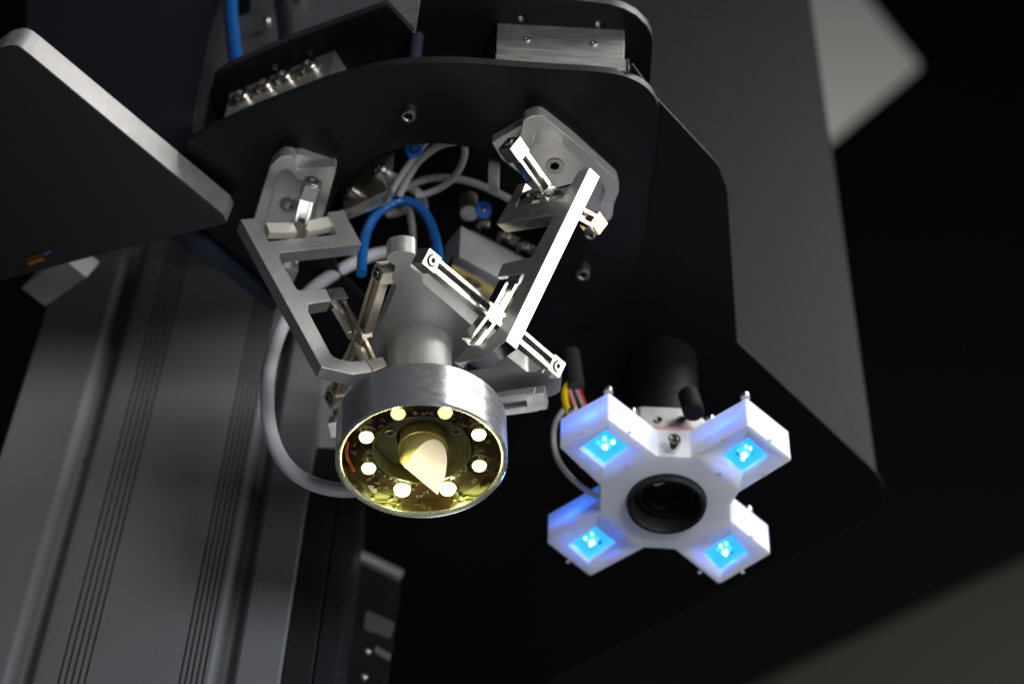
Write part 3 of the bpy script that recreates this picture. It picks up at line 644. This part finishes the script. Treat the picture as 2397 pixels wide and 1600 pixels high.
plate('valve_body', [(1079, 528, .3), (1246, 616, .3), (1240, 690, .3), (1075, 600, .3)], w0, nW, .012, VALVE, vb, .0004)
lf_ = facing(Vector((-nW.y, nW.x, 0)).cross(Vector((0, 0, 1))), w0)
plate('valve_foot', [(1060, 600), (1240, 692), (1236, 714), (1060, 618)], w0-nW*.001, nW, .012, DSTEEL, vb, .0003)
plate('brass_strip', [(1059, 619), (1236, 715), (1235, 719), (1058, 623)], w0, nW, .012, BRASS, vb, .0001)
plate('mount_plate', [(1050, 624), (1235, 720), (1220, 800), (1060, 720)], w0-nW*.002, nW, .010, WARM, vb, .0003)
screw(on(1108, 664, w0-nW*.002, nW), nW, .0034, .0012, vb, DSTEEL)
axW = N(w1-w0)
box('terminal_strip', (w0+w1)/2+UP*.0010+axW*.004-nW*.0042, axW, nW, (w1-w0).length*.92, .0075, .002, WARM, vb, .0003)
for u, v in ((1130, 524), (1178, 553), (1223, 577)): screw(on(u, v, w0-nW*.004, nW), (nW-UP*.7), .0031, .0028, vb, STEEL, 'pan')
box('rear_plate', on(1225, 555, w0-nW*.008, nW), axW, UP, .02, .012, .004, ALU, vb, .0003)
cyl('port_cylinder', oz(1098, 500, Z1+.016), UP-nW*.1, .0036, .012, ALU, vb)
def fitting(u, v, z, ax, label):
    f = thing('push_fitting', oz(u, v, z), label, 'fitting', 'blue push-in air fittings'); M = frameM(oz(u, v, z), ax)
    obj('release_ring', lathe_bm([(.0014, .0), (.0030, .0), (.0033, -.0006), (.0033, -.0026), (.0014, -.0026)], M, 36), BFIT, f)
    obj('collar', lathe_bm([(0, -.0012), (.0029, -.0027), (.0031, -.009), (.0026, -.0095), (0, -.0095)], M, 36, close=False), STEEL, f)
fitting(1131, 490, Z1+.012, Vector((.0, -.62, -.55)), 'blue push-in fitting on the valve block behind the right frame')
fitting(967, 350, Z1+.006, Vector((-.05, -.45, -.8)), 'blue push-in fitting half hidden by the upper rim of the plate hole')
tube('blue_tube', [oy(u, v, -.006) for u, v in ((846, 640), (849, 590), (858, 543), (880, 503), (911, 479), (945, 470), (978, 482), (1003, 513), (1018, 555), (1026, 600), (1030, 660))], .0020*1.02, BTUBE, None, 'arched blue air tube looping above the tripod plate', 'tube')
zw = Z1+.010
GW = 'pale wires seen through the plate hole'
for pts, r, lb in (([(905, 470), (930, 425), (963, 376), (1000, 330), (1030, 300)], .0012, 'leftmost straight pale wire rising to the blue fitting in the hole'),
                   ([(935, 455), (950, 424), (980, 377), (1024, 343), (1062, 332), (1090, 330)], .0015, 'pale wire bending over below the top rim of the plate hole'),
                   ([(1078, 300), (1088, 341), (1086, 371), (1070, 405), (1042, 433), (1000, 453), (975, 458)], .0013, 'pale wire forming the right side of the round loop in the hole'),
                   ([(950, 440), (975, 427), (1010, 417), (1055, 417), (1106, 427), (1150, 445), (1193, 466), (1230, 490)], .0015, 'pale wire running right across the hole to the right frame'),
                   ([(912, 410), (925, 417), (958, 436), (985, 458), (994, 485)], .0018, 'thicker short pale wire sleeve behind the crown of the blue arch'),
                   ([(945, 480), (958, 492), (963, 517), (966, 555), (966, 600)], .0014, 'pale wire dropping straight down inside the blue arch'),
                   ([(905, 500), (928, 497), (950, 488), (958, 480)], .0018, 'short grey wire stub crossing under the blue arch')):
    k = .004*hash_ if False else 0
    tube('wire', [oz(u, v, zw) for u, v in pts], r, WWIRE, None, lb, 'wire', GW); zw += .0032
tube('lamp_cable', [oy(u, v, .022) for u, v in ((905, 590), (870, 598), (836, 612), (790, 636), (742, 668), (696, 710), (661, 765), (637, 835), (626, 910), (629, 985), (648, 1052), (688, 1105), (745, 1136), (810, 1147), (880, 1140))], .0027, GCABLE, None, 'thick grey cable looping left of the ring lamp', 'cable')
